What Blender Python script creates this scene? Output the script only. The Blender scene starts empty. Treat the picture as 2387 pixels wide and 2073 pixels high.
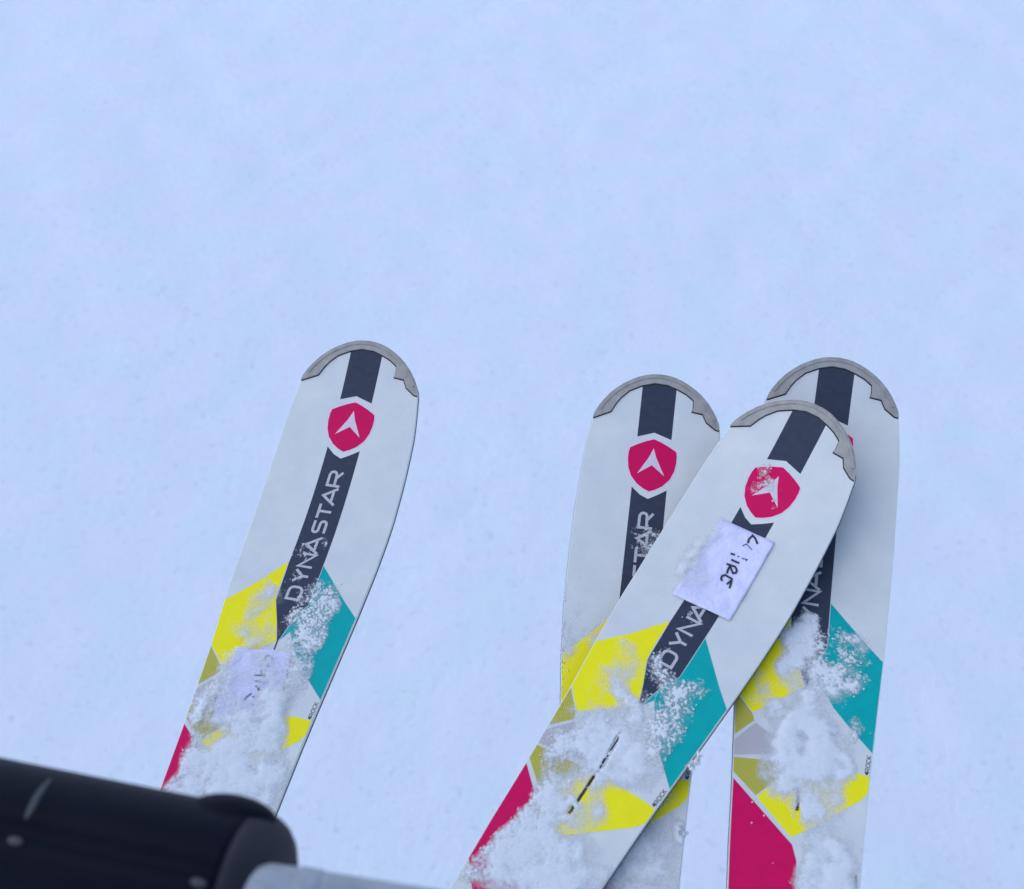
import bpy, bmesh, math, random
import numpy as np
from mathutils import Matrix, Vector

# ---------------------------------------------------------------- camera, sky, sun, exposure
S = bpy.context.scene
CAM_H = 4.6
PITCH = math.radians(40.0)                      # 0 = straight down
cam_d = bpy.data.cameras.new('camera')
cam = bpy.data.objects.new('camera', cam_d)
S.collection.objects.link(cam)
cam.location = (0, 0, CAM_H)
cam.rotation_euler = (PITCH, 0, 0)
cam_d.sensor_width = 36.0
cam_d.lens = 36.0 * 2611.0 / 2387.0
cam_d.clip_start = 0.02
cam_d.clip_end = 2000
cam_d.dof.use_dof = True
cam_d.dof.focus_distance = 0.98
cam_d.dof.aperture_fstop = 8.0
S.camera = cam
CAM = Matrix.Translation((0, 0, CAM_H)) @ Matrix.Rotation(PITCH, 4, 'X')

SUN_EL, SUN_AZ = math.radians(56), math.radians(285)
w = bpy.data.worlds.new('World'); S.world = w; w.use_nodes = True
nt = w.node_tree
sky = nt.nodes.new('ShaderNodeTexSky'); sky.sky_type = 'NISHITA'; sky.sun_disc = False
sky.sun_elevation = SUN_EL; sky.sun_rotation = SUN_AZ
sky.air_density = 1.0; sky.dust_density = 0.55; sky.ozone_density = 1.5
bg = nt.nodes['Background']; bg.inputs['Strength'].default_value = 0.15
nt.links.new(sky.outputs[0], bg.inputs[0])
sd = bpy.data.lights.new('sun', 'SUN'); sun = bpy.data.objects.new('sun', sd); S.collection.objects.link(sun)
sd.energy = 0.47; sd.angle = math.radians(80); sd.color = (1.0, 0.975, 0.95)
# light comes from azimuth SUN_AZ (clockwise from +Y) at elevation SUN_EL
sdir = Vector((math.sin(SUN_AZ) * math.cos(SUN_EL), math.cos(SUN_AZ) * math.cos(SUN_EL), math.sin(SUN_EL)))
sun.rotation_euler = sdir.to_track_quat('Z', 'Y').to_euler()
S.view_settings.view_transform = 'Standard'; S.view_settings.look = 'None'
S.view_settings.gamma = 1.0; S.view_settings.exposure = 0.66
S.view_settings.use_curve_mapping = False

# ---------------------------------------------------------------- noise
def hash_grid(seed, n=512):
    return np.random.RandomState(seed).rand(n, n)
def vnoise(x, y, seed):
    g = hash_grid(seed); n = g.shape[0]
    xi = np.floor(x).astype(int); yi = np.floor(y).astype(int)
    fx = x - xi; fy = y - yi
    fx = fx * fx * fx * (fx * (fx * 6 - 15) + 10); fy = fy * fy * fy * (fy * (fy * 6 - 15) + 10)
    a = g[xi % n, yi % n]; b = g[(xi + 1) % n, yi % n]; c = g[xi % n, (yi + 1) % n]; d = g[(xi + 1) % n, (yi + 1) % n]
    return (a * (1 - fx) + b * fx) * (1 - fy) + (c * (1 - fx) + d * fx) * fy
def fbm(x, y, seed, octs=4, gain=0.5):
    s = 0; a = 1; t = 0
    for i in range(octs):
        ca, sa = math.cos(0.6 * i), math.sin(0.6 * i)
        s = s + a * vnoise((x * ca - y * sa) * 2 ** i + 17 * i, (x * sa + y * ca) * 2 ** i + 31 * i, seed + i); t += a; a *= gain
    return s / t

# ---------------------------------------------------------------- materials
def mat(name, col, rough=0.5, var=0.0, vscale=40.0, bump=0.0, bscale=400.0, metal=0.0, spec=0.5, col2=None, stretch=(1, 1, 1), bdist=0.001):
    m = bpy.data.materials.new(name); m.use_nodes = True; t = m.node_tree
    b = t.nodes['Principled BSDF']
    b.inputs['Roughness'].default_value = rough; b.inputs['Metallic'].default_value = metal
    b.inputs['Specular IOR Level'].default_value = spec
    b.inputs['Base Color'].default_value = (*col, 1)
    tc = t.nodes.new('ShaderNodeTexCoord'); mp = t.nodes.new('ShaderNodeMapping'); mp.inputs['Scale'].default_value = stretch
    t.links.new(tc.outputs['Object'], mp.inputs[0])
    if var > 0 or col2:
        n = t.nodes.new('ShaderNodeTexNoise'); n.inputs['Scale'].default_value = vscale; n.inputs['Detail'].default_value = 6; n.inputs['Roughness'].default_value = 0.6
        t.links.new(mp.outputs[0], n.inputs[0])
        r = t.nodes.new('ShaderNodeValToRGB'); r.color_ramp.elements[0].position = 0.3; r.color_ramp.elements[1].position = 0.7
        c2 = col2 or tuple(min(1, c * (1 + var)) for c in col); c1 = col if col2 else tuple(c * (1 - var) for c in col)
        r.color_ramp.elements[0].color = (*c1, 1); r.color_ramp.elements[1].color = (*c2, 1)
        t.links.new(n.outputs[0], r.inputs[0]); t.links.new(r.outputs[0], b.inputs['Base Color'])
    if bump > 0:
        n2 = t.nodes.new('ShaderNodeTexNoise'); n2.inputs['Scale'].default_value = bscale; n2.inputs['Detail'].default_value = 4
        t.links.new(mp.outputs[0], n2.inputs[0])
        bp = t.nodes.new('ShaderNodeBump'); bp.inputs['Strength'].default_value = bump; bp.inputs['Distance'].default_value = bdist
        t.links.new(n2.outputs[0], bp.inputs['Height']); t.links.new(bp.outputs[0], b.inputs['Normal'])
    return m
def mesh_mat(name, ca, cb):
    """printed woven dot pattern"""
    m = mat(name, ca, 0.5); t = m.node_tree; b = t.nodes['Principled BSDF']
    tc = t.nodes['Texture Coordinate']
    sx = t.nodes.new('ShaderNodeMapping'); sx.inputs['Rotation'].default_value = (0, 0, 0.7); sx.inputs['Scale'].default_value = (650, 650, 0)
    t.links.new(tc.outputs['Object'], sx.inputs[0])
    ch = t.nodes.new('ShaderNodeTexVoronoi'); ch.inputs['Scale'].default_value = 1.0; ch.inputs['Randomness'].default_value = 0.15
    t.links.new(sx.outputs[0], ch.inputs[0])
    r = t.nodes.new('ShaderNodeValToRGB'); r.color_ramp.elements[0].position = 0.25; r.color_ramp.elements[1].position = 0.45
    r.color_ramp.elements[0].color = (*cb, 1); r.color_ramp.elements[1].color = (*ca, 1)
    t.links.new(ch.outputs['Distance'], r.inputs[0]); t.links.new(r.outputs[0], b.inputs['Base Color'])
    return m
M = {}
M['white'] = mat('white_topsheet', (0.64, 0.635, 0.61), 0.42, spec=0.35, col2=(0.73, 0.71, 0.65), vscale=32, bump=0.3, bscale=700, bdist=0.0006)
M['side'] = mat('pale_sidewall', (0.60, 0.58, 0.53), 0.5, var=0.06, vscale=60)
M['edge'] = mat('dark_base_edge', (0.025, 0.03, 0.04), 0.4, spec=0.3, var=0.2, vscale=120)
M['navy'] = mat('navy_print', (0.036, 0.044, 0.068), 0.5, spec=0.2, var=0.12, vscale=160, bump=0.1, bscale=900, bdist=0.0005)
M['letter'] = mat('grey_lettering', (0.50, 0.48, 0.47), 0.5, var=0.1, vscale=500)
M['red'] = mat('crimson_print', (0.70, 0.003, 0.095), 0.5, spec=0.12, var=0.06, vscale=90)
M['badge_edge'] = mat('pink_white_rim', (0.80, 0.60, 0.68), 0.45, var=0.02)
M['chevron'] = mat('pale_chevron_print', (0.72, 0.58, 0.62), 0.45, var=0.04, vscale=300)
M['teal'] = mat('teal_print', (0.001, 0.38, 0.35), 0.5, spec=0.12, var=0.08, vscale=70)
M['yellow'] = mat('yellow_print', (1.0, 0.83, 0.015), 0.55, spec=0.10, var=0.03, vscale=60)
M['gold'] = mesh_mat('gold_mesh_print', (0.40, 0.33, 0.03), (0.66, 0.58, 0.05))
M['greymesh'] = mesh_mat('grey_mesh_print', (0.42, 0.37, 0.36), (0.62, 0.57, 0.53))
M['cap'] = mat('grey_tip_guard', (0.28, 0.26, 0.235), 0.45, vscale=110, col2=(0.42, 0.375, 0.335), bump=0.6, bscale=260, bdist=0.001)
M['ink'] = mat('black_ink', (0.012, 0.010, 0.02), 0.5, var=0.3, vscale=600)
M['paper'] = mat('lavender_white_paper', (0.74, 0.70, 0.88), 0.8, spec=0.15, var=0.03, vscale=50, bump=0.7, bscale=70, bdist=0.005)
M['slot'] = mat('brown_slot', (0.18, 0.13, 0.12), 0.6, var=0.1)
M['foam'] = mat('black_rubber_pad', (0.0036, 0.0046, 0.011), 0.46, spec=0.06, var=0.2, vscale=30, bump=0.15, bscale=120, bdist=0.002)
M['foam_end'] = mat('dark_grey_end_cap', (0.014, 0.015, 0.022), 0.6, spec=0.15, vscale=45, col2=(0.030, 0.027, 0.038), bump=0.15, bscale=150, bdist=0.002)
M['tube'] = mat('grey_painted_steel', (0.25, 0.265, 0.30), 0.45, vscale=110, col2=(0.36, 0.37, 0.40), bump=0.5, bscale=120, bdist=0.002)
M['scuff'] = mat('grey_scuff', (0.028, 0.031, 0.038), 0.5, var=0.15, vscale=200)

def snow_material(name, col, attr=True):
    m = bpy.data.materials.new(name); m.use_nodes = True; t = m.node_tree; b = t.nodes['Principled BSDF']
    b.inputs['Roughness'].default_value = 0.9; b.inputs['Specular IOR Level'].default_value = 0.1
    b.inputs['Subsurface Weight'].default_value = 0.6; b.inputs['Subsurface Radius'].default_value = (1, 1.1, 1.2); b.inputs['Subsurface Scale'].default_value = 0.0025
    tc = t.nodes.new('ShaderNodeTexCoord')
    n = t.nodes.new('ShaderNodeTexNoise'); n.inputs['Scale'].default_value = 420; n.inputs['Detail'].default_value = 5; n.inputs['Roughness'].default_value = 0.7
    t.links.new(tc.outputs['Object'], n.inputs[0])
    r = t.nodes.new('ShaderNodeValToRGB'); r.color_ramp.elements[0].position = .3; r.color_ramp.elements[1].position = .7
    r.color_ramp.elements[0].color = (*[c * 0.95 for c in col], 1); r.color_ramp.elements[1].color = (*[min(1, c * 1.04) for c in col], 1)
    t.links.new(n.outputs[0], r.inputs[0]); t.links.new(r.outputs[0], b.inputs['Base Color'])
    bp = t.nodes.new('ShaderNodeBump'); bp.inputs['Strength'].default_value = 0.14; bp.inputs['Distance'].default_value = 0.0008
    t.links.new(n.outputs[0], bp.inputs['Height']); t.links.new(bp.outputs[0], b.inputs['Normal'])
    if attr:
        at = t.nodes.new('ShaderNodeAttribute'); at.attribute_name = 'cover'
        n2 = t.nodes.new('ShaderNodeTexNoise'); n2.inputs['Scale'].default_value = 650; n2.inputs['Detail'].default_value = 3
        t.links.new(tc.outputs['Object'], n2.inputs[0])
        s = t.nodes.new('ShaderNodeMath'); s.operation = 'SUBTRACT'; s.inputs[1].default_value = 0.5
        t.links.new(n2.outputs[0], s.inputs[0])
        k = t.nodes.new('ShaderNodeMath'); k.operation = 'MULTIPLY_ADD'; k.inputs[1].default_value = 0.30
        t.links.new(s.outputs[0], k.inputs[0]); t.links.new(at.outputs['Fac'], k.inputs[2])
        mr = t.nodes.new('ShaderNodeMapRange'); mr.interpolation_type = 'LINEAR'
        mr.inputs['From Min'].default_value = 0.07; mr.inputs['From Max'].default_value = 0.96
        t.links.new(k.outputs[0], mr.inputs['Value'])
        tr = t.nodes.new('ShaderNodeBsdfTransparent'); mx = t.nodes.new('ShaderNodeMixShader')
        t.links.new(mr.outputs[0], mx.inputs[0]); t.links.new(tr.outputs[0], mx.inputs[1]); t.links.new(b.outputs[0], mx.inputs[2])
        t.links.new(mx.outputs[0], t.nodes['Material Output'].inputs['Surface'])
    return m
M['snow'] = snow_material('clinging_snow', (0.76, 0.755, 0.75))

# ---------------------------------------------------------------- tagging
def tag(o, label=None, cat=None, group=None, kind=None):
    if label: o['label'] = label
    if cat: o['category'] = cat
    if group: o['group'] = group
    if kind: o['kind'] = kind
    return o
def link(name, me, m, parent=None, matrix=None):
    me.name = name
    o = bpy.data.objects.new(name, me); S.collection.objects.link(o)
    if m: me.materials.append(m)
    if parent: o.parent = parent
    if matrix is not None: o.matrix_world = matrix
    return o

# ---------------------------------------------------------------- ground
def make_ground():
    s = np.linspace(-1, 1, 421)
    ax = 9.0 * s + 900.0 * s ** 9
    X, Y = np.meshgrid(ax, ax + 5.0, indexing='ij')
    d = np.hypot(X, Y - 5)
    fade = np.exp(-(d / 60) ** 2)
    Z = 0.10 * (fbm(X * 0.22 + 50, Y * 0.22 + 50, 11, 3) - .5) + 0.035 * (fbm(X * 1.3 + 90, Y * 1.3 + 90, 21, 3) - .5) + 0.014 * (fbm(X * 5 + 200, Y * 5 + 200, 31, 3) - .5)
    # faint groomed / skied lines crossing the slope
    q = X * 0.86 + Y * 0.5
    Z += 0.006 * np.sin(q * 9 + 6 * fbm(X * .5 + 9, Y * .5 + 9, 41, 2)) * np.clip(fbm(X * .3 + 70, Y * .3 + 70, 51, 2) * 3 - 1.2, 0, 1)
    Z *= fade
    V = np.stack([X, Y, Z], -1).reshape(-1, 3); n = len(s)
    i, j = np.meshgrid(np.arange(n - 1), np.arange(n - 1), indexing='ij'); a = (i * n + j).ravel()
    F = np.stack([a, a + n, a + n + 1, a + 1], 1)
    me = bpy.data.meshes.new('ground'); me.from_pydata(V.tolist(), [], F.tolist())
    me.polygons.foreach_set('use_smooth', [True] * len(me.polygons))
    m = bpy.data.materials.new('snow_ground'); m.use_nodes = True; t = m.node_tree; b = t.nodes['Principled BSDF']
    b.inputs['Roughness'].default_value = 0.9; b.inputs['Specular IOR Level'].default_value = 0.15
    tc = t.nodes.new('ShaderNodeTexCoord')
    def nz(sc, det, rough=.6):
        n = t.nodes.new('ShaderNodeTexNoise'); n.inputs['Scale'].default_value = sc; n.inputs['Detail'].default_value = det; n.inputs['Roughness'].default_value = rough
        t.links.new(tc.outputs['Object'], n.inputs[0]); return n
    n1 = nz(3.0, 8)
    r = t.nodes.new('ShaderNodeValToRGB'); r.color_ramp.elements[0].position = .35; r.color_ramp.elements[1].position = .65
    r.color_ramp.elements[0].color = (0.865, 0.92, 0.94, 1); r.color_ramp.elements[1].color = (0.93, 0.905, 0.965, 1)
    t.links.new(n1.outputs[0], r.inputs[0])
    # sparse small darker pits and crumbs
    n3 = nz(24, 4, .6); r3 = t.nodes.new('ShaderNodeValToRGB'); r3.color_ramp.elements[0].position = .60; r3.color_ramp.elements[1].position = .70
    r3.color_ramp.elements[0].color = (0, 0, 0, 1); r3.color_ramp.elements[1].color = (.42, .42, .42, 1)
    t.links.new(n3.outputs[0], r3.inputs[0])
    mx = t.nodes.new('ShaderNodeMix'); mx.data_type = 'RGBA'; mx.inputs[7].default_value = (0.62, 0.64, 0.70, 1)
    t.links.new(r3.outputs[0], mx.inputs[0]); t.links.new(r.outputs[0], mx.inputs[6]); t.links.new(mx.outputs[2], b.inputs['Base Color'])
    n2 = nz(18, 8, .75)
    bp = t.nodes.new('ShaderNodeBump'); bp.inputs['Strength'].default_value = 0.75; bp.inputs['Distance'].default_value = 0.028
    t.links.new(n2.outputs[0], bp.inputs['Height']); t.links.new(bp.outputs[0], b.inputs['Normal'])
    o = link('ground', me, m); tag(o, kind='structure', label='smooth pale blue snow slope far below the skis')
make_ground()

# ---------------------------------------------------------------- ski geometry: (u, v) in metres, v runs from the tip to the tail
K, V0, MM = 1.207, 0.22, 0.001
def sz(v): return K * np.maximum(0, V0 - v) ** 2
def mp(u, v, h=0.0):
    """point on the ski at height h above the top sheet"""
    s = -2 * K * max(0, V0 - v)           # dz/dv
    nrm = 1 / math.sqrt(1 + s * s)
    return (u, -v + h * s * nrm, float(sz(v)) + h * nrm)
LW = [(41, 56), (60, 58.7), (80, 60.6), (120, 61.7), (160, 61.6), (210, 60), (240, 57.6), (262, 55.8), (284, 53.2), (304, 50.9), (342, 48), (375, 45.5), (422, 42.8), (454, 40.4), (477, 38.6), (560, 35.5), (700, 34), (850, 35), (1050, 42), (1150, 45)]
RW = [(41, 56), (60, 58.7), (80, 60.9), (120, 61.9), (160, 62), (182, 61.3), (213, 60), (251, 58), (280, 56), (326, 52.7), (352, 50.9), (379, 49.3), (433, 46.8), (480, 44.4), (560, 41), (700, 38), (850, 37.5), (1050, 42), (1150, 45)]
TIP = [(0, 0), (6.9, .45), (13, 1.6), (19, 3.6), (25.5, 6.6), (31.5, 10), (37.5, 14.4), (43, 19.6), (48, 25.7), (52, 32), (54.6, 37)]
TAIL = [(44, 1160), (40, 1170), (31, 1178), (15, 1182)]
def hw(tab, v): return np.interp(v, [a for a, b in tab], [b for a, b in tab])
def outline():
    vs = sorted(set([41, 44, 48, 52, 56] + list(range(60, 480, 8)) + list(range(480, 1151, 30))))
    right = [(a, b) for a, b in TIP] + [(float(hw(RW, v)), v) for v in vs]
    left = [(-a, b) for a, b in TIP[1:]] + [(-float(hw(LW, v)), v) for v in vs]
    pts = right + TAIL + [(-a, b) for a, b in reversed(TAIL)] + list(reversed(left))
    return [(u * MM, v * MM) for u, v in pts]
VL = [k * 0.004 for k in range(0, 56)]            # shared fold lines of the curved part
def flat_bm(polys, extra=()):
    bm = bmesh.new()
    for p in polys:
        vs = [bm.verts.new((u, v, 0)) for u, v in p]
        try: bm.faces.new(vs)
        except ValueError: pass
    bmesh.ops.triangulate(bm, faces=[f for f in bm.faces if len(f.verts) > 4 and len(polys) > 1]) if False else None
    vmin = min(q[1] for p in polys for q in p); vmax = max(q[1] for p in polys for q in p)
    for L in list(VL) + list(extra):
        if vmin - .001 < L < vmax + .001:
            bmesh.ops.bisect_plane(bm, geom=bm.verts[:] + bm.edges[:] + bm.faces[:], dist=1e-7, plane_co=(0, L, 0), plane_no=(0, 1, 0))
    for f in bm.faces:
        if f.normal.z > 0: f.normal_flip()    # (u, v) -> (u, -v): keep normals outwards
    return bm
def decal(polys, h, thick=0.0, wav=None):
    bm = flat_bm(polys)
    if thick:
        top = bm.faces[:]
        r = bmesh.ops.extrude_face_region(bm, geom=top)
        for e in r['geom']:
            if isinstance(e, bmesh.types.BMVert): e.co.z = 1.0      # mark: the raised copy
        bmesh.ops.recalc_face_normals(bm, faces=bm.faces)
    for v in bm.verts:
        u_, v_ = v.co.x, v.co.y
        hh = h + (thick if v.co.z > .5 else 0)
        if wav: hh += wav(u_, v_)
        v.co = mp(u_, v_, hh)
    if thick: bmesh.ops.recalc_face_normals(bm, faces=bm.faces)
    else:
        for f in bm.faces:
            f.normal_update()
            if f.normal.z < 0: f.normal_flip()
    me = bpy.data.meshes.new('m'); bm.to_mesh(me); bm.free()
    return me
def ribbon(pts, wd, closed=False):
    """quads of a stroke with mitred joints"""
    P = [Vector(p) for p in pts]; n = len(P); L = []; R = []
    for i in range(n):
        if closed: a, b = P[(i - 1) % n], P[(i + 1) % n]
        else: a, b = P[max(i - 1, 0)], P[min(i + 1, n - 1)]
        d1 = (P[i] - a) if (closed or i > 0) else (b - P[i]); d2 = (b - P[i]) if (closed or i < n - 1) else (P[i] - a)
        d1 = d1.normalized(); d2 = d2.normalized(); t = (d1 + d2)
        t = t.normalized() if t.length > 1e-6 else d1
        nn = Vector((-t.y, t.x)); m_ = 1 / max(0.5, nn.dot(Vector((-d1.y, d1.x))))
        L.append(P[i] + nn * wd / 2 * m_); R.append(P[i] - nn * wd / 2 * m_)
    q = []
    for i in range(n if closed else n - 1):
        j = (i + 1) % n; q.append([tuple(L[i]), tuple(R[i]), tuple(R[j]), tuple(L[j])])
    return q
mmp = lambda pts: [(u * MM, v * MM) for u, v in pts]

def solid_body(off_top, off_side, z0, z1, zb):
    """outline polygon: top face at z0 inset by off_top, rim at z1 outset by off_side, wall down to zb, closed below"""
    O = outline(); n = len(O)
    def offs(o):
        out = []
        for i in range(n):
            a = Vector(O[i - 1]); b = Vector(O[(i + 1) % n]); t = (b - a).normalized(); nn = Vector((-t.y, t.x))
            c = Vector(O[i]) + nn * -o * SGN; out.append((c.x, c.y))
        return out
    A = sum(O[i - 1][0] * O[i][1] - O[i][0] * O[i - 1][1] for i in range(n)); SGN = 1 if A > 0 else -1
    top = offs(-off_top); rim = offs(off_side)
    bm = flat_bm([top])
    for v in bm.verts: v.co = mp(v.co.x, v.co.y, z0)
    for f in bm.faces:
        f.normal_update(); f.smooth = True
        if f.normal.z < 0: f.normal_flip()
    # side rings, densified at the fold lines
    def dens(P, Q, Rr):
        outp = []
        for i in range(n):
            j = (i + 1) % n; v1, v2 = O[i][1], O[j][1]
            ts = [0.0] + sorted([(L - v1) / (v2 - v1) for L in VL if abs(v2 - v1) > 1e-9 and 1e-3 < (L - v1) / (v2 - v1) < 1 - 1e-3])
            for t in ts: outp.append([(X[i][0] * (1 - t) + X[j][0] * t, X[i][1] * (1 - t) + X[j][1] * t) for X in (P, Q, Rr)])
        return outp
    D = dens(top, rim, rim); rings = [[], [], []]
    for a, b, c in D:
        rings[0].append(bm.verts.new(mp(*a, z0))); rings[1].append(bm.verts.new(mp(*b, z1))); rings[2].append(bm.verts.new(mp(*c, zb)))
    m_ = len(D)
    for k in range(2):
        for i in range(m_):
            j = (i + 1) % m_; bm.faces.new([rings[k][i], rings[k + 1][i], rings[k + 1][j], rings[k][j]]).smooth = False
    b2 = flat_bm([rim]); mb = bpy.data.meshes.new('t')
    for v in b2.verts: v.co = mp(v.co.x, v.co.y, zb)
    b2.to_mesh(mb); b2.free(); bm.from_mesh(mb)
    bmesh.ops.remove_doubles(bm, verts=bm.verts, dist=2e-6)
    bmesh.ops.recalc_face_normals(bm, faces=bm.faces)
    for e in bm.edges:
        if len({f.smooth for f in e.link_faces}) > 1: e.smooth = False
    me = bpy.data.meshes.new('m'); bm.to_mesh(me); bm.free(); return me

# printed panels, mm
def edge_pts(tab, v1, v2, sgn, inset=0.35):
    st = 1 if v2 > v1 else -1
    vs = [v1] + [x for x in range(int(v1) - int(v1) % 6, int(v2), 6 * st) if (x - v1) * st > 0.5 and (v2 - x) * st > 0.5] + [v2]
    return [(sgn * (float(hw(tab, v)) - inset), v) for v in vs]
UP_STRIPE = [(-15.2, 4), (15.2, 4), (15.1, 53.7), (-.4, 48.9), (-15.1, 53.7)]
LOW_STRIPE = [(-15.2, 98.7), (-7.6, 105), (-.3, 108.2), (7.4, 103.8), (15.2, 98.7), (15.1, 180), (14.6, 254), (7.9, 266), (1.6, 290.5), (.3, 290.5), (-5, 275), (-13.3, 254), (-15.1, 215)]
SHIELD = [(0, 54.6), (7, 57), (13.5, 60), (18.5, 62.7), (20.4, 64), (21.2, 68), (21.2, 74), (20, 81.5), (16.8, 89), (11, 95.5), (5, 99.3), (0, 101.4), (-5, 99.3), (-11, 95.5), (-16.8, 89), (-20, 81.5), (-21.2, 74), (-21.2, 68), (-20.4, 64), (-18.5, 62.7), (-13.5, 60), (-7, 57)]
CHEV = [(.4, 62.6), (3.6, 71), (11.9, 86.3), (.3, 77.6), (-11.8, 86.2), (-3.3, 71.5)]
TEAL = [(15.35, 213.9), (30, 230)] + [(44, 245.5)] + edge_pts(RW, 258.6, 335.1, 1) + [(33.6, 317), (22.3, 304.5), (8.2, 281), (2.2, 290.5), (8.4, 266.5), (14.9, 254.4), (15.3, 240)]
YEL = [(-15.4, 215.1), (-15.4, 235), (-13.7, 254), (-5.4, 275), (-.2, 291), (-18, 306), (-36.2, 320.4)] + [(-43, 312.5)] + edge_pts(LW, 304.2, 262, -1) + [(-35, 240)]
GOLD1 = [(-36.6, 321.2), (-34.6, 326.6)] + [(-47.4, 340)] + edge_pts(LW, 338.5, 306, -1) + [(-43.5, 313.6)]
GREY = [(-33.5, 328.1), (-24.1, 333.9), (-6, 346), (-8, 350), (-24.3, 351.5), (-46.2, 356.6)] + edge_pts(LW, 355.5, 344.5, -1)
GOLD2 = [(-46.2, 358.3), (-22, 355.9), (-8, 354.6), (-12, 366), (-28.1, 384)] + [(-44.8, 370.3)] + edge_pts(LW, 369, 360, -1)
YLOW = [(-27.4, 385), (-11.4, 367), (0, 353.5), (39, 352.6)] + edge_pts(RW, 353.5, 366.2, 1) + [(45.2, 372.3), (33, 382.5), (12.2, 399.9), (-1.1, 409.2)]
RED = [(-45.2, 374.4), (0, 414.4), (3.7, 425.1), (4, 438.3), (4, 455), (-10, 470), (-25.8, 469.5), (-32.4, 462.1)] + edge_pts(LW, 453.6, 376, -1)
LINE = [(.4, 290.4), (1.6, 290.4), (2, 330), (2.7, 362), (2.6, 389), (.2, 389.6), (.4, 362), (.8, 330)]
CAPI = [(-56.2, 41.3), (-41, 34.4), (-37.3, 27.2), (-33.5, 21.8), (-26.3, 15), (-15.2, 9.7), (-4.4, 7), (7, 7.5), (16.8, 10.5), (24, 13.4), (31.1, 18), (31.6, 25), (30.9, 27.8), (40.3, 28.8), (44.3, 35.6), (52.6, 41), (56.2, 41.6)]
CAP = [(-u * 1.012, v - .5) for u, v in reversed(TIP[1:])][::1]
CAP = [(-u * 1.012, v - .5) for u, v in reversed(TIP)] + [(u * 1.012, v - .5) for u, v in TIP[1:]] + [(56.2, 41.6)] + list(reversed(CAPI[:-1]))

# letters: x along the reading direction (towards the tip), y up (towards -u); unit 13.2 mm cap height
def arc(cx, cy, rx, ry, a0, a1, n=6): return [(cx + rx * math.cos(math.radians(a0 + (a1 - a0) * i / n)), cy + ry * math.sin(math.radians(a0 + (a1 - a0) * i / n))) for i in range(n + 1)]
GL = {
 'D': [([(0, .04), (0, .96), (.55, .96)] + arc(.62, .66, .34, .30, 90, 0, 4) + arc(.62, .34, .34, .30, 0, -90, 4) + [(.1, .04)], True)],
 'Y': [([(0, 1), (.44, .42), (.88, 1)], False), ([(.44, .45), (.44, 0)], False)],
 'N': [([(0, 0), (0, 1), (.92, 0), (.92, 1)], False)],
 'A': [([(0, 0), (.5, .97), (1, 0)], False), ([(.22, .28), (.78, .28)], False)],
 'S': [([(.92, .93)] + [(.2, .93)] + arc(.2, .73, .17, .2, 90, 270, 4)[1:] + [(.74, .5)] + arc(.74, .28, .18, .22, 90, -90, 4)[1:] + [(.02, .06)], False)],
 'T': [([(0, .94), (1, .94)], False), ([(.5, .9), (.5, 0)], False)],
 'R': [([(0, 0), (0, .95), (.7, .95)] + arc(.72, .68, .22, .26, 80, -80, 4) + [(.08, .4)], False), ([(.5, .4), (.95, 0)], False)],
 'O': [([(.2, .04), (.75, .04)] + arc(.72, .5, .24, .46, -80, 80, 5) + [(.2, .96)] + arc(.24, .5, .24, .46, 100, 260, 5), True)],
 'C': [([(.95, .94), (.2, .94)] + arc(.24, .5, .22, .44, 100, 260, 5) + [(.95, .06)], False)],
 'K': [([(0, 0), (0, 1)], False), ([(.9, 1), (.08, .5), (.9, 0)], False)],
}
def glyph(ch, v_start, v_end, u_base, u_top, wd):
    q = []; mx = max(p[0] for pts, c in GL[ch] for p in pts)
    for pts, c in GL[ch]:
        P = [((u_base + (u_top - u_base) * y) * MM, (v_start + (v_end - v_start) * x / mx) * MM) for x, y in pts]
        q.append(ribbon(P, wd * MM, c))
    return q
WORD = [('D', 250.7, 238.6), ('Y', 233.0, 221.4), ('N', 217.6, 204.8), ('A', 203.4, 186.8), ('S', 182.6, 170.6), ('T', 168.0, 153.8), ('A', 153.6, 137.2), ('R', 135.0, 121.2)]

def smooth_noise_paper(seed, amp):
    def fn(u, v): return float(amp * vnoise(np.array([u * 90 + 7.3]), np.array([v * 90 + 3.1]), seed)[0])
    return fn

CARD_HW = {
 'C': [[(5.2,124.3),(4.4,120.6),(5.4,116.4),(8.4,117.8),(12.4,121.4)],[(2.7,128.4),(4.4,125.5),(10.9,127.9)],[(-2.5,138.8),(1,138.2)],[(3.1,138.4),(4.8,137.8)],[(7.1,138.2),(11.4,137.1),(10.8,138.7)],[(.4,143.1),(3.5,143),(7.3,142.6)],[(-1.2,148.2),(2.2,147.6),(5.9,146.9),(8.5,149),(8.9,151.4),(7,152.8),(4.4,150.6),(1.9,148.1),(2.2,151.9),(2.9,155.4)],[(3,163.1),(1.3,162.1),(.7,159.5),(2.4,157.1),(5.1,157.4),(8.4,157.5),(9.5,160.1),(10.4,163.5),(10.9,166.1)],[(8.7,159.3),(7.5,164)]],
 'A': [[(-3.2,311.3),(-2.9,307.7),(-.6,306.2),(3.3,308.1)],[(-4.8,316),(-3.2,314.8)],[(.9,314.9),(2.9,315)],[(-1.8,319.8),(-1.1,322.7),(2.8,323.7)],[(-5.8,325.4),(2.8,323.7)],[(-3.6,330.1),(2.1,329.4)],[(-1.8,334),(.5,334.9),(3.4,337.3),(.7,336.5)],[(-2.4,340.9),(-5.1,344.4),(-6.5,348)],[(-.7,343.6),(.8,343.3)],[(2.3,349.7),(1.2,349.9)]],
 'D': [[(-2.4,331.6),(-.6,333.4)],[(4.2,333.5),(5.8,335.2)],[(3,346),(5.6,348)]],
}
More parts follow.
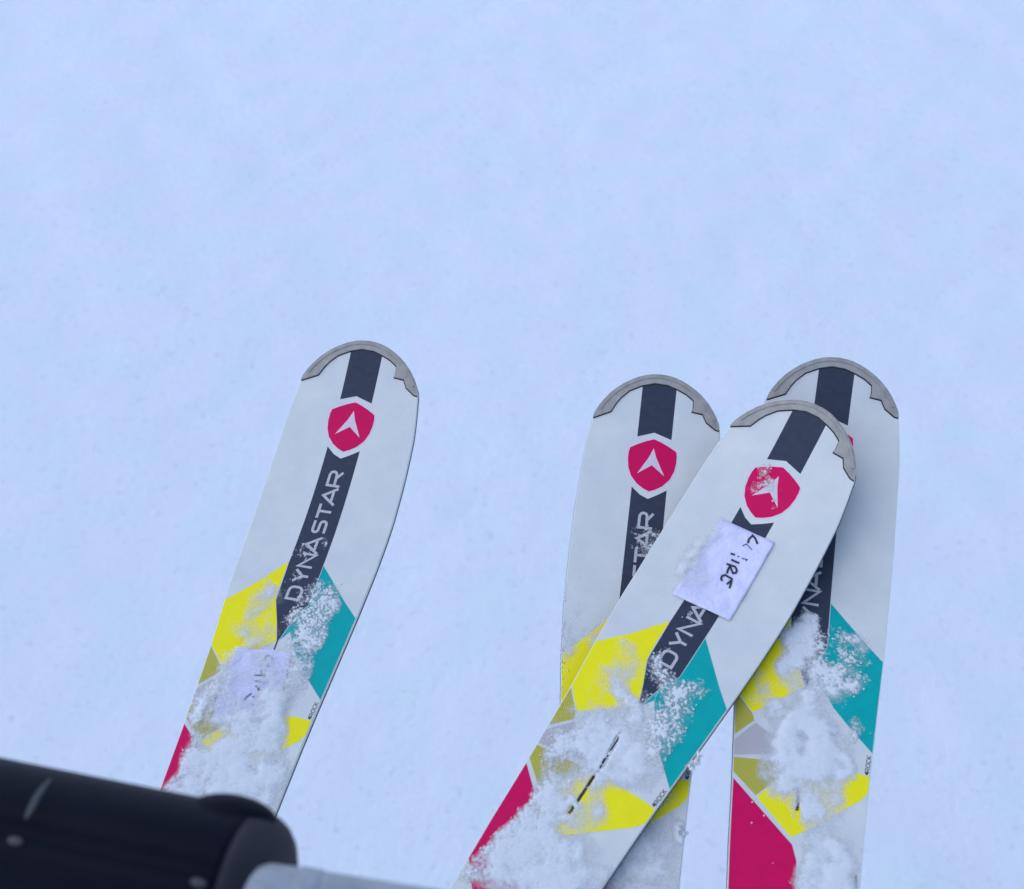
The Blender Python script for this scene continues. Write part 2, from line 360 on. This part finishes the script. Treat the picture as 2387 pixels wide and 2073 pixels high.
CARD = {'C': [(-23.5,114.7),(23.7,113.8),(24.4,191.1),(-25.7,193.3)], 'A': [(-30,303),(17,299),(24,367),(-26,370)], 'D': [(-8,322),(14,320),(16,362),(-6,364)]}
CARD_LABEL = {'C': 'clean lavender white paper slip with a handwritten first name', 'A': 'lavender paper slip half buried in snow', 'D': 'paper slip almost hidden under a snow lump'}

POSE = {'A': (-0.70542, -0.09252, -0.18606, -0.13259, 0.05801, -1.09298), 'B': (-0.7089, -0.07001, -0.14362, 0.13506, 0.02398, -1.05297),
        'C': (-0.65186, -0.26813, -0.55395, 0.25896, -0.0043, -0.98649), 'D': (-0.66054, -0.12406, -0.20343, 0.28985, 0.0393, -1.03043)}
def pose(k):
    p = POSE[k]; r = Vector(p[:3])
    return CAM @ Matrix.Translation(p[3:]) @ Matrix.Rotation(r.length, 4, r.normalized())
SKI_LABEL = {
 'A': 'lone white ski at the left, its lower end hidden behind the black padded bar',
 'B': 'white ski second from the left, half covered by the tilted crossing ski',
 'C': 'tilted white ski lying across two others, bare paper slip below its shield',
 'D': 'rightmost white ski under the crossing one, snow lump above its crimson panel'}

MESH = {}
def part(key, fn):
    if key not in MESH: MESH[key] = fn()
    return MESH[key]
def add(name, me, m, parent, M4):
    o = bpy.data.objects.new(name, me); S.collection.objects.link(o)
    if not me.materials: me.materials.append(m)
    o.parent = parent; return o

def build_ski(k):
    root = bpy.data.objects.new('ski', None); S.collection.objects.link(root); root.matrix_world = pose(k)
    tag(root, SKI_LABEL[k], 'ski', 'white skis with coloured panels above the snow slope')
    A = lambda name, key, fn, m, par=root: add(name, part(key, fn), M[m], par, None)
    top = A('topsheet', 'top', lambda: solid_body(0.0003, 0.0003, 0.0, -0.0005, -0.0032), 'white')
    A('base_edge', 'base', lambda: solid_body(-0.0002, 0.0007, -0.0033, -0.0034, -0.0052), 'edge')
    cap = A('tip_guard', 'cap', lambda: decal([mmp(CAP)], -0.0004, 0.0020), 'cap')
    A('guard_shadow_line', 'shadow_line', lambda: decal(ribbon(mmp([(u * .997, v + .45) for u, v in CAPI]), 0.0011), 0.00012), 'edge', cap)  # dark strip painting in the shadow gap along the guard's inner edge
    A('guard_ridge', 'ridge', lambda: decal(ribbon(mmp([(-u * .985, v + 1.6) for u, v in reversed(TIP[:-1])] + [(u * .985, v + 1.6) for u, v in TIP[1:-1]]), 0.0022), 0.0015, 0.0009), 'cap', cap)
    h = 0.00008
    A('centre_stripe', 'st1', lambda: decal([mmp(UP_STRIPE)], h), 'navy')
    low = A('centre_stripe', 'st2', lambda: decal([mmp(LOW_STRIPE)], h), 'navy')
    A('thin_line', 'ln', lambda: decal([mmp(LINE)], h * 1.5), 'ink')
    sh = A('shield_badge', 'sh', lambda: decal([mmp(SHIELD)], h * 1.6), 'red')
    A('shield_rim', 'shr', lambda: decal([mmp([(u * 1.055, 78 + (v - 78) * 1.045) for u, v in SHIELD])], h * .8), 'badge_edge', sh)
    A('chevron_mark', 'ch', lambda: decal([mmp(CHEV)], h * 2.4), 'chevron', sh)
    for i, (ch, a, b) in enumerate(WORD):
        def mk(ch=ch, a=a, b=b):
            qs = glyph(ch, a, b, 5.9, -6.3, 2.4); bm = bmesh.new()
            for j, q in enumerate(qs):
                me = decal(q, h * (2.2 + .5 * j)); bm.from_mesh(me)
            me = bpy.data.meshes.new('m'); bm.to_mesh(me); bm.free(); return me
        A('letter', f'w{i}', mk, 'letter', low)
    A('teal_panel', 'teal', lambda: decal([mmp(TEAL)], h), 'teal')
    A('yellow_panel', 'yel', lambda: decal([mmp(YEL)], h * 1.02), 'yellow')
    A('gold_mesh_panel', 'g1', lambda: decal([mmp(GOLD1)], h), 'gold')
    A('grey_mesh_panel', 'gm', lambda: decal([mmp(GREY)], h), 'greymesh')
    A('gold_mesh_panel', 'g2', lambda: decal([mmp(GOLD2)], h), 'gold')
    A('yellow_panel', 'yl2', lambda: decal([mmp(YLOW)], h * 1.02), 'yellow')
    A('crimson_panel', 'red', lambda: decal([mmp(RED)], h), 'red')
    def rock():
        bm = bmesh.new(); cs = [('R', 350.2, 347.4), ('O', 346.6, 343.9), ('C', 343.1, 340.6), ('K', 339.9, 337.6)]
        for ch, a, b in cs:
            um = float(hw(RW, (a + b) / 2)) - 0.9
            for j, q in enumerate(glyph(ch, a, b, um, um - 3.0, .5)): bm.from_mesh(decal(q, h * (1.3 + .4 * j)))
        um = float(hw(RW, 351)) - 2.4
        bm.from_mesh(decal([mmp([(um - 2, 350.8), (um + 1.3, 350.6), (um - .2, 352.9)])], h * 1.4))
        me = bpy.data.meshes.new('m'); bm.to_mesh(me); bm.free(); return me
    A('edge_lettering', 'rock', rock, 'ink')
    if k == 'D':
        A('slot_mark', 'slot', lambda: decal([mmp([(43.0, 427), (44.4, 425.6), (45.0, 429), (44.9, 443), (43.0, 443.5)])], h * 1.5), 'slot')
    if k in CARD:
        pf = smooth_noise_paper(77, 0.0017)
        P = CARD[k]
        def card():
            n = 24; bm = bmesh.new(); g = []
            for i in range(n + 1):
                row = []
                for j in range(n + 1):
                    s, t = i / n, j / n
                    u = ((P[0][0] * (1 - s) + P[1][0] * s) * (1 - t) + (P[3][0] * (1 - s) + P[2][0] * s) * t) * MM
                    v = ((P[0][1] * (1 - s) + P[1][1] * s) * (1 - t) + (P[3][1] * (1 - s) + P[2][1] * s) * t) * MM
                    row.append(bm.verts.new(mp(u, v, 0.0004 + pf(u, v))))
                g.append(row)
            for i in range(n):
                for j in range(n): f = bm.faces.new([g[i][j], g[i][j + 1], g[i + 1][j + 1], g[i + 1][j]]); f.smooth = True
            bmesh.ops.recalc_face_normals(bm, faces=bm.faces)
            bm.faces.ensure_lookup_table()
            if bm.faces[0].normal.z < 0: bmesh.ops.reverse_faces(bm, faces=bm.faces)
            r = bmesh.ops.solidify(bm, geom=bm.faces[:], thickness=0.00018)
            me = bpy.data.meshes.new('m'); bm.to_mesh(me); bm.free(); return me
        c = A('name_label', 'card' + k, card, 'paper'); tag(c, CARD_LABEL[k])
        def hand():
            bm = bmesh.new()
            for j, s in enumerate(CARD_HW[k]):
                s2 = []
                for a, b in zip(s[:-1], s[1:]):
                    s2 += [(a[0] * (1 - t) + b[0] * t, a[1] * (1 - t) + b[1] * t) for t in (0, .33, .67)]
                s2.append(s[-1])
                bm.from_mesh(decal(ribbon(mmp(s2), (1.1 if k != 'C' else .65 if j in (1, 3, 4) else 1.6) * MM), 0.00085 + j * 2e-5, wav=pf))
            me = bpy.data.meshes.new('m'); bm.to_mesh(me); bm.free(); return me
        A('handwriting', 'hand' + k, hand, 'ink', c)
    return root
for k in 'ABCD': build_ski(k)

# ---------------------------------------------------------------- snow lying on the skis
# blobs: u, v, radius u, radius v, strength, grain (0 = smooth heap, 1 = loose granules)
BL = {
 'A': [(-4, 338, 34, 40, 1.25, .25), (-10, 395, 45, 38, 1.15, .25), (15, 420, 40, 40, 1.1, .2), (-38, 352, 14, 22, .85, .5), (-36, 395, 14, 22, .55, .9), (-24, 430, 30, 20, .9, .5),
       (20, 262, 20, 20, .72, 1), (28, 288, 16, 24, .85, .8), (33, 320, 12, 20, .8, .6), (6, 264, 10, 9, .75, .9), (3, 248, 9, 8, .5, 1), (24, 240, 14, 12, .55, .9), (36, 252, 14, 12, .7, .5), (-30, 268, 15, 30, .62, .05), (-24, 245, 9, 14, .45, .05), (-14, 250, 8, 14, .45, .1), (-5, 225, 6, 10, .35, 1),
       (24, 368, 14, 22, .9, .1), (-16, 292, 15, 14, .62, .1), (-42, 385, 6, 12, .4, 1), (-8, 205, 8, 12, .45, 1), (10, 192, 6, 14, .4, 1)],
 'B': [(-30, 250, 20, 24, .48, .05), (0, 145, 15, 16, .45, 1), (8, 152, 12, 12, .5, 1), (20, 430, 40, 30, .9, .2), (-50, 250, 6, 60, .45, .6), (48, 392, 6, 5, 1.1, .4), (20, 405, 30, 20, .7, .2), (30, 372, 12, 12, .45, .1)],
 'C': [(-5, 78, 9, 9, .66, .8), (-12, 64, 7, 5, .5, 1), (10, 85, 5, 8, .42, 1), (-26, 150, 11, 40, .75, .03), (-12, 172, 12, 18, .5, .03), (-3, 255, 10, 12, .8, .8), (6, 262, 12, 10, .7, 1), (-22, 275, 16, 22, .62, .15), (-12, 290, 12, 14, .75, .3), (2, 352, 9, 34, .55, .2), (2, 384, 5, 7, .5, .6), (-32, 250, 14, 12, .5, .05), (-8, 245, 8, 8, .5, 1),
       (22, 268, 12, 7, .68, .8), (18, 285, 14, 16, .62, .9), (24, 305, 14, 16, .62, 1), (34, 290, 12, 24, .47, 1), (-18, 335, 26, 26, 1.25, .3), (10, 330, 18, 26, 1.2, .1), (27, 338, 16, 16, .95, .1), (-30, 348, 13, 17, .8, .7), (-20, 372, 14, 12, .8, .5), (0, 302, 12, 12, .95, .3), (-10, 388, 12, 12, 1.1, .2),
       (15, 372, 11, 8, .62, .05), (10, 392, 12, 6, .62, .1), (-12, 425, 24, 36, 1.3, .45), (10, 440, 40, 32, 1.25, .2), (-2, 402, 14, 7, .62, .2), (-26, 402, 8, 18, .75, 1), (-26, 440, 10, 20, .75, .9), (30, 412, 20, 16, .8, .1), (-34, 458, 8, 8, .8, .9), (57, 307, 2.5, 4, .8, .6), (36, 295, 15, 34, .50, 1), (26, 265, 10, 20, .45, 1), (-27, 422, 8, 36, .55, .55), (-20, 400, 8, 25, .6, .3), (18, 372, 20, 20, .42, .05), (0, 204, 8, 6, .5, 1)],
 'D': [(-7, 255, 12, 24, 1.3, .4), (-6, 236, 9, 12, 1.0, .5), (-14, 272, 12, 16, 1.1, .3), (6, 256, 8, 20, .66, 1), (15, 276, 16, 11, 1.15, .7), (32, 282, 12, 9, .9, .8), (16, 292, 14, 10, .95, .4), (24, 246, 12, 16, .52, 1), (34, 262, 14, 14, .55, 1), (40, 242, 14, 10, .6, .3), (40, 318, 8, 14, .72, .9),
       (1, 338, 27, 34, 1.6, .15), (22, 350, 18, 22, 1.3, .2), (-26, 312, 13, 8, .75, .2), (-8, 372, 18, 12, 1.1, .3), (14, 385, 18, 13, .95, .3), (30, 374, 9, 12, .8, .2), (24, 425, 22, 30, 1.15, .2), (14, 412, 12, 8, .8, .2), (12, 446, 12, 14, .9, .6), (38, 440, 14, 30, .8, .1), (-30, 296, 10, 10, .5, .1), (-8, 440, 10, 5, .6, 1), (-8, 290, 10, 10, .7, .1), (1, 298, 8, 9, 1.0, .3)],
}
# places kept clear (u, v, ru, rv)
CL = {'A': [(-8, 334, 20, 30, .44), (44, 300, 5, 45, .9), (45, 362, 8, 12, .8), (-44, 402, 8, 30, .75), (-20, 376, 16, 7, .42), (-26, 386, 14, 6, .3)],
      'B': [], 'C': [(7, 137, 14, 36, 1.0), (1.2, 328, 1.5, 9, .9), (2.1, 343, 1.5, 7, .95), (1.0, 360, 1.5, 6, .85), (2.2, 374, 1.8, 5, .95), (1.0, 387, 2, 3, 1.0), (-42, 413, 8, 48, .95), (35, 362, 14, 12, .55), (48, 300, 7, 40, .8)],
      'D': [(-20, 425, 20, 40, 1.3), (-40, 350, 10, 30, .6), (45, 335, 5, 20, .8), (46, 362, 5, 8, .8), (1, 333, 6, 6, .28), (4, 347, 5, 5, .25), (2.6, 390, 1.5, 5, 1.2)]}
SPK = {'A': 70, 'B': 25, 'C': 120, 'D': 90}
def ico(bm, c, r, rnd):
    res = bmesh.ops.create_icosphere(bm, subdivisions=1, radius=r)
    q = Vector((rnd.uniform(.6, 1.2), rnd.uniform(.6, 1.2), rnd.uniform(.5, .9)))
    for v in res['verts']:
        j = 1 + rnd.uniform(-.22, .22); v.co = Vector((v.co.x * q.x * j, v.co.y * q.y * j, v.co.z * q.z * j)) + Vector(c)
def build_snow(k, seed):
    cs = 0.0007
    us = np.arange(-0.0635, 0.0636, cs); vs = np.arange(0.03, 0.50, cs)
    U, V = np.meshgrid(us, vs, indexing='ij'); Um, Vm = U * 1000, V * 1000
    # warp so that patch outlines wander
    wx = (fbm(Um * .06 + 40, Vm * .06 + 40, seed, 3, .42) - .5) * 17; wy = (fbm(Um * .06 + 140, Vm * .06 + 40, seed + 5, 3, .42) - .5) * 17
    s = np.zeros_like(U); gsum = np.zeros_like(U); wsum = np.full_like(U, 1e-6)
    for u, v, ru, rv, st, g in BL[k]:
        d2 = ((Um + wx - u) / ru) ** 2 + ((Vm + wy - v) / rv) ** 2
        b = st * np.exp(-d2 ** 1.1 * 1.15); s = 1 - (1 - np.minimum(s, .999)) * np.clip(1 - b, 0.0, 1) + np.maximum(b - 1, 0) * .6
        gsum += g * b; wsum += b
    for c in CL[k]:
        d2 = ((Um + wx * .15 - c[0]) / c[2]) ** 2 + ((Vm + wy * .15 - c[1]) / c[3]) ** 2
        s = s - c[4] * np.exp(-d2 ** 1.5) * (np.clip(fbm(Um * .5 + 7, Vm * .5 + 9, 900, 3) * 3.2 - .55, .0, 1.4) if c[2] < 3 else 1)
    g = gsum / wsum
    coarse = fbm(Um * .16 + 60, Vm * .16 + 60, seed + 9, 3); fine = fbm(Um * .55 + 80, Vm * .55 + 80, seed + 15, 4, .65)
    vf = fbm(Um * 1.1 + 180, Vm * 1.1 + 80, seed + 25, 2, .6)
    sm = lambda a, b, x: (lambda q: q * q * (3 - 2 * q))(np.clip((x - a) / (b - a), 0, 1))
    soft = fbm(Um * .10 + 160, Vm * .10 + 60, seed + 33, 2); film = sm(.0, .92, s + (soft - .5) * .55 + (coarse - .5) * .20 + (fine - .5) * (.06 + .4 * g) - .13)
    grain = sm(.49, .62, fine + (s - .62) * .42 + (coarse - .5) * .25)
    heap = np.clip(s - .72, 0, 1.2)
    gg = g ** 1.3 * np.clip(1 - heap * 1.6, .15, 1)
    alpha = film * (1 - gg) + np.clip(.45 * film + .58 * grain * sm(.08, .3, s), 0, 1) * gg
    c = alpha - .5
    th = 2.3 * heap * (.35 + .7 * coarse + .6 * soft) + (soft - .4) * .9 * film * film + film * .25 + grain * gg * .55 * film + (fine - .5) * .5 * film * (.15 + g) + (vf - .5) * .10 * film
    th = np.clip(th, 0, None)
    L = np.interp(Vm, [a for _, a in TIP] + [a for a, _ in LW], [a for a, _ in TIP] + [b for _, b in LW]); R_ = np.interp(Vm, [a for _, a in TIP] + [a for a, _ in RW], [a for a, _ in TIP] + [b for _, b in RW])
    ed = np.minimum(Um + L, R_ - Um)
    inside = ed > -.3 + (fine - .5) * 1.5
    th = th * np.clip((ed + .5) / 2.5, .1, 1)
    cover = alpha
    ok = (alpha > 0.015) & inside
    vid = -np.ones(U.shape, int)
    fm = ok[:-1, :-1] & ok[1:, :-1] & ok[1:, 1:] & ok[:-1, 1:]
    need = np.zeros(U.shape, bool); need[:-1, :-1] |= fm; need[1:, :-1] |= fm; need[1:, 1:] |= fm; need[:-1, 1:] |= fm
    vid[need] = np.arange(need.sum())
    lift = 0.00045 + th * 0.001
    if k in CARD: 
        P = np.array(CARD[k]); dd = np.minimum(np.minimum(Um - P[:, 0].min(), P[:, 0].max() - Um), np.minimum(Vm - P[:, 1].min(), P[:, 1].max() - Vm))
        q = np.clip((dd + 12) / 11, 0, 1); lift = lift + 0.0020 * q * q * (3 - 2 * q)
    sl = -2 * K * np.maximum(0, V0 - V); nr = 1 / np.sqrt(1 + sl * sl)
    PX = U; PY = -V + lift * sl * nr; PZ = sz(V) + lift * nr
    verts = np.stack([PX[need], PY[need], PZ[need]], 1)
    ii, jj = np.nonzero(fm)
    F = np.stack([vid[ii, jj], vid[ii, jj + 1], vid[ii + 1, jj + 1], vid[ii + 1, jj]], 1)
    bm = bmesh.new(); rnd = random.Random(seed)
    cand = np.argwhere((alpha > .05) & (alpha < .6) & (ed > 1) & (g > .45) & (wsum > .12))
    nb = SPK[k]; pts = []
    if len(cand):
        for _ in range(nb):
            a, b = cand[rnd.randrange(len(cand))]; pts.append((U[a, b], V[a, b], rnd.choice([.3, .4, .4, .5, .6, .9]) * .001))
    if k == 'D': pts += [(-.030, .390, .0007), (-.021, .398, .0007), (-.029, .405, .0008), (-.012, .430, .0005)]
    if k == 'C': pts += [(.0575 + rnd.uniform(-.0022, .0022), .307 + rnd.uniform(-.007, .007), rnd.uniform(.001, .0022)) for _ in range(26)]
    if k == 'B': pts += [(.0485 + rnd.uniform(-.003, .002), .392 + rnd.uniform(-.003, .003), rnd.uniform(.001, .0018)) for _ in range(14)] + [(-(float(hw(LW, q)) + rnd.uniform(-.6, .5)) * MM, q * MM, rnd.uniform(.0003, .0008)) for q in [rnd.uniform(195, 300) for _ in range(60)]]
    for u, v, r in pts: ico(bm, mp(u, v, 0.0004 + r * .4), r, rnd)
    tmp = bpy.data.meshes.new('t'); bm.to_mesh(tmp); bm.free()
    cv = np.empty(len(tmp.vertices) * 3); tmp.vertices.foreach_get('co', cv); cv = cv.reshape(-1, 3)
    cf = np.array([list(p.vertices) for p in tmp.polygons], int).reshape(-1, 3)
    nV = len(verts); allv = np.concatenate([verts, cv]); nF = len(F)
    me = bpy.data.meshes.new('ski_snow')
    me.vertices.add(len(allv)); me.vertices.foreach_set('co', allv.ravel())
    loops = np.concatenate([F.ravel(), (cf + nV).ravel()]); me.loops.add(len(loops)); me.loops.foreach_set('vertex_index', loops)
    st = np.concatenate([np.arange(nF) * 4, nF * 4 + np.arange(len(cf)) * 3]); me.polygons.add(len(st)); me.polygons.foreach_set('loop_start', st)
    me.update(calc_edges=True); me.validate()
    me.polygons.foreach_set('use_smooth', [True] * len(me.polygons))
    at = me.attributes.new('cover', 'FLOAT', 'POINT'); at.data.foreach_set('value', np.concatenate([cover[need], np.full(len(cv), 1.5)]).astype(np.float32))
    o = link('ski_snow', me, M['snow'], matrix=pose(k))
    tag(o, {'A': 'thin crumbly snow on the lone left ski around its paper slip', 'B': 'light snow dusting on the mostly hidden second ski',
            'C': 'crusty snow over the lower half of the tilted crossing ski', 'D': 'thick white snow lumps on the rightmost ski'}[k], 'snow', kind='stuff')
for i, k in enumerate('ABCD'): build_snow(k, 100 + 50 * i)

# ---------------------------------------------------------------- padded safety bar close to the camera (lower left)
def px(x, y, d): return Vector(((x - 1193.5) / 2611 * d, -(y - 1036.5) / 2611 * d, -d))
def build_bar():
    D0 = 0.45
    a = px(588, 2087, D0); b = px(-700, 1812, D0 * 1.10)
    ax = (b - a).normalized()                        # towards the left
    tow = Vector((0, 0, 1)); tow = (tow - ax * tow.dot(ax)).normalized()     # towards the camera
    up = ax.cross(tow); up = up if up.y > 0 else -up
    root = bpy.data.objects.new('safety_bar', None); S.collection.objects.link(root)
    root.matrix_world = CAM @ Matrix.Translation(a); tag(root, 'black padded chairlift safety bar with grey steel tube, blurred at lower left', 'safety bar')
    inv = root.matrix_world.inverted()
    def P(s, ang, r, off=(0, 0)):
        """s along the axis, ang around it (0 = up in the picture, 90 = towards the camera)"""
        return (ax * s + up * (math.cos(ang) * r + off[0]) + tow * (math.sin(ang) * r + off[1]))
    def sweep(name, prof, m, nseg=64, parent=root, rf=None, off=(0, 0), cap=True):
        bm = bmesh.new(); rings = []
        for s, r in prof:
            rings.append([bm.verts.new(P(s, 2 * math.pi * i / nseg, r * (rf(2 * math.pi * i / nseg, s) if rf else 1), off)) for i in range(nseg)])
        for q in range(len(rings) - 1):
            for i in range(nseg):
                bm.faces.new([rings[q][i], rings[q][(i + 1) % nseg], rings[q + 1][(i + 1) % nseg], rings[q + 1][i]])
        if cap: bm.faces.new(rings[0]); bm.faces.new(rings[-1])
        bmesh.ops.recalc_face_normals(bm, faces=bm.faces)
        for f in bm.faces: f.smooth = len(f.verts) == 4
        me = bpy.data.meshes.new(name); bm.to_mesh(me); bm.free()
        o = bpy.data.objects.new(name, me); S.collection.objects.link(o); me.materials.append(m); o.parent = parent
        return o
    R = 0.0325
    def locate(x, y):
        """(s, ang) where the sight line through this point meets the sleeve"""
        d = px(x, y, 1.0); o = -a; dp = d - ax * d.dot(ax); op = o - ax * o.dot(ax)
        A_, B_, C_ = dp.dot(dp), 2 * dp.dot(op), op.dot(op) - R * R; dis = max(0.0, B_ * B_ - 4 * A_ * C_)
        t = (-B_ - math.sqrt(dis)) / (2 * A_); q = o + d * t
        return q.dot(ax), math.atan2(q.dot(tow), q.dot(up))
    G = locate(120, 1952)[1]
    def rf(ang, s):
        d = (ang - G + math.pi) % (2 * math.pi) - math.pi
        return 1 - 0.13 * math.exp(-(d / 0.10) ** 2)
    # sleeve and its rounded moulded end
    sleeve = [(0.004, R * .90), (0.0045, R * .975), (0.008, R * .995), (0.02, R)] + [(0.02 + .04 * i, R) for i in range(1, 12)]
    sweep('foam_sleeve', sleeve, M['foam'], rf=rf)
    endc = [(-0.0125, R * .30), (-0.0123, R * .48), (-0.0112, R * .64), (-0.0092, R * .77), (-0.0062, R * .875), (-0.0025, R * .945), (0.0010, R * .975), (0.0045, R * .985), (0.0045, R * .9)]
    sweep('end_cap', endc, M['foam_end'])
    # oval lug behind the sleeve
    bm = bmesh.new(); bmesh.ops.create_uvsphere(bm, u_segments=40, v_segments=20, radius=1)
    c = ax * 0.0145 + up * (R * .855) - tow * .004
    for v in bm.verts:
        q = v.co.copy(); v.co = c + ax * q.x * .0195 + up * q.z * .0085 + tow * q.y * .011
    for f in bm.faces: f.smooth = True
    me = bpy.data.meshes.new('lug'); bm.to_mesh(me); bm.free(); o = bpy.data.objects.new('hinge_lug', me); S.collection.objects.link(o); me.materials.append(M['foam']); o.parent = root
    # steel tube leaving the end, nearly level to the right
    rt = 0.0125
    t0 = px(596, 2088, .432) - a; t1 = px(1700, 2262, .432) - a; d_ = (t0 - t1).normalized()
    keep = (ax, up, tow); L0 = (t1 - t0).length
    ax = d_; tow = Vector((0, 0, 1)); tow = (tow - ax * tow.dot(ax)).normalized(); up = ax.cross(tow); up = up if up.y > 0 else -up
    def lathe(name, prof, m):
        bm = bmesh.new(); rings = []
        for s_, r_ in prof:
            rings.append([bm.verts.new(t0 + ax * s_ + up * math.cos(2 * math.pi * i / 48) * r_ + tow * math.sin(2 * math.pi * i / 48) * r_) for i in range(48)])
        for q in range(len(rings) - 1):
            for i in range(48): bm.faces.new([rings[q][i], rings[q][(i + 1) % 48], rings[q + 1][(i + 1) % 48], rings[q + 1][i]]).smooth = True
        bm.faces.new(rings[0]); bm.faces.new(rings[-1]); bmesh.ops.recalc_face_normals(bm, faces=bm.faces)
        me = bpy.data.meshes.new(name); bm.to_mesh(me); bm.free(); o = bpy.data.objects.new(name, me); S.collection.objects.link(o); me.materials.append(m); o.parent = root
    lathe('steel_tube', [(-L0 - .25, rt), (-.1, rt), (-.022, rt), (-.004, rt), (0.0005, rt * .93), (0.0035, rt * .78), (0.005, rt * .5)], M['tube'])
    lathe('tube_collar', [(-.0245, rt * .99), (-.0240, rt * 1.04), (-.021, rt * 1.05), (-.016, rt * 1.05), (-.0145, rt * .99)], M['tube'])
    ax, up, tow = keep
    # worn scuff, an arc across the sleeve, and two small raised oval spots
    def patch(name, pts, wd, m, hgt=.0004):
        bm = bmesh.new(); prev = None; n = len(pts)
        for i, (s, ang) in enumerate(pts):
            t = i / (n - 1); w_ = wd * (math.sin(math.pi * (0.06 + .88 * t)) ** .6)
            row = [bm.verts.new(P(s - w_ / 2, ang, R + .0001)), bm.verts.new(P(s, ang, R + hgt)), bm.verts.new(P(s + w_ / 2, ang, R + .0001))]
            if prev:
                for j in range(2): bm.faces.new([prev[j], prev[j + 1], row[j + 1], row[j]]).smooth = True
            prev = row
        bmesh.ops.recalc_face_normals(bm, faces=bm.faces)
        me = bpy.data.meshes.new(name); bm.to_mesh(me); bm.free(); o = bpy.data.objects.new(name, me); S.collection.objects.link(o); me.materials.append(m); o.parent = root
    patch('scuff_mark', [locate(x, y) for x, y in [(118, 1816), (104, 1832), (92, 1848), (82, 1865), (74, 1882), (67, 1896), (60, 1910)]], .0030, M['scuff'])
    for x, y in ((36, 1961), (463, 2058)):
        s_, ang = locate(x, y)
        bm = bmesh.new(); bmesh.ops.create_uvsphere(bm, u_segments=20, v_segments=10, radius=1)
        c = P(s_, ang, R + .0002); rad = (up * math.cos(ang) + tow * math.sin(ang)); tan = ax.cross(rad)
        for v in bm.verts: q = v.co.copy(); v.co = c + ax * q.x * .0034 + tan * q.z * .0017 + rad * q.y * .0007
        for f in bm.faces: f.smooth = True
        me = bpy.data.meshes.new('oval_spot'); bm.to_mesh(me); bm.free(); o = bpy.data.objects.new('oval_spot', me); S.collection.objects.link(o); me.materials.append(M['scuff']); o.parent = root
build_bar()
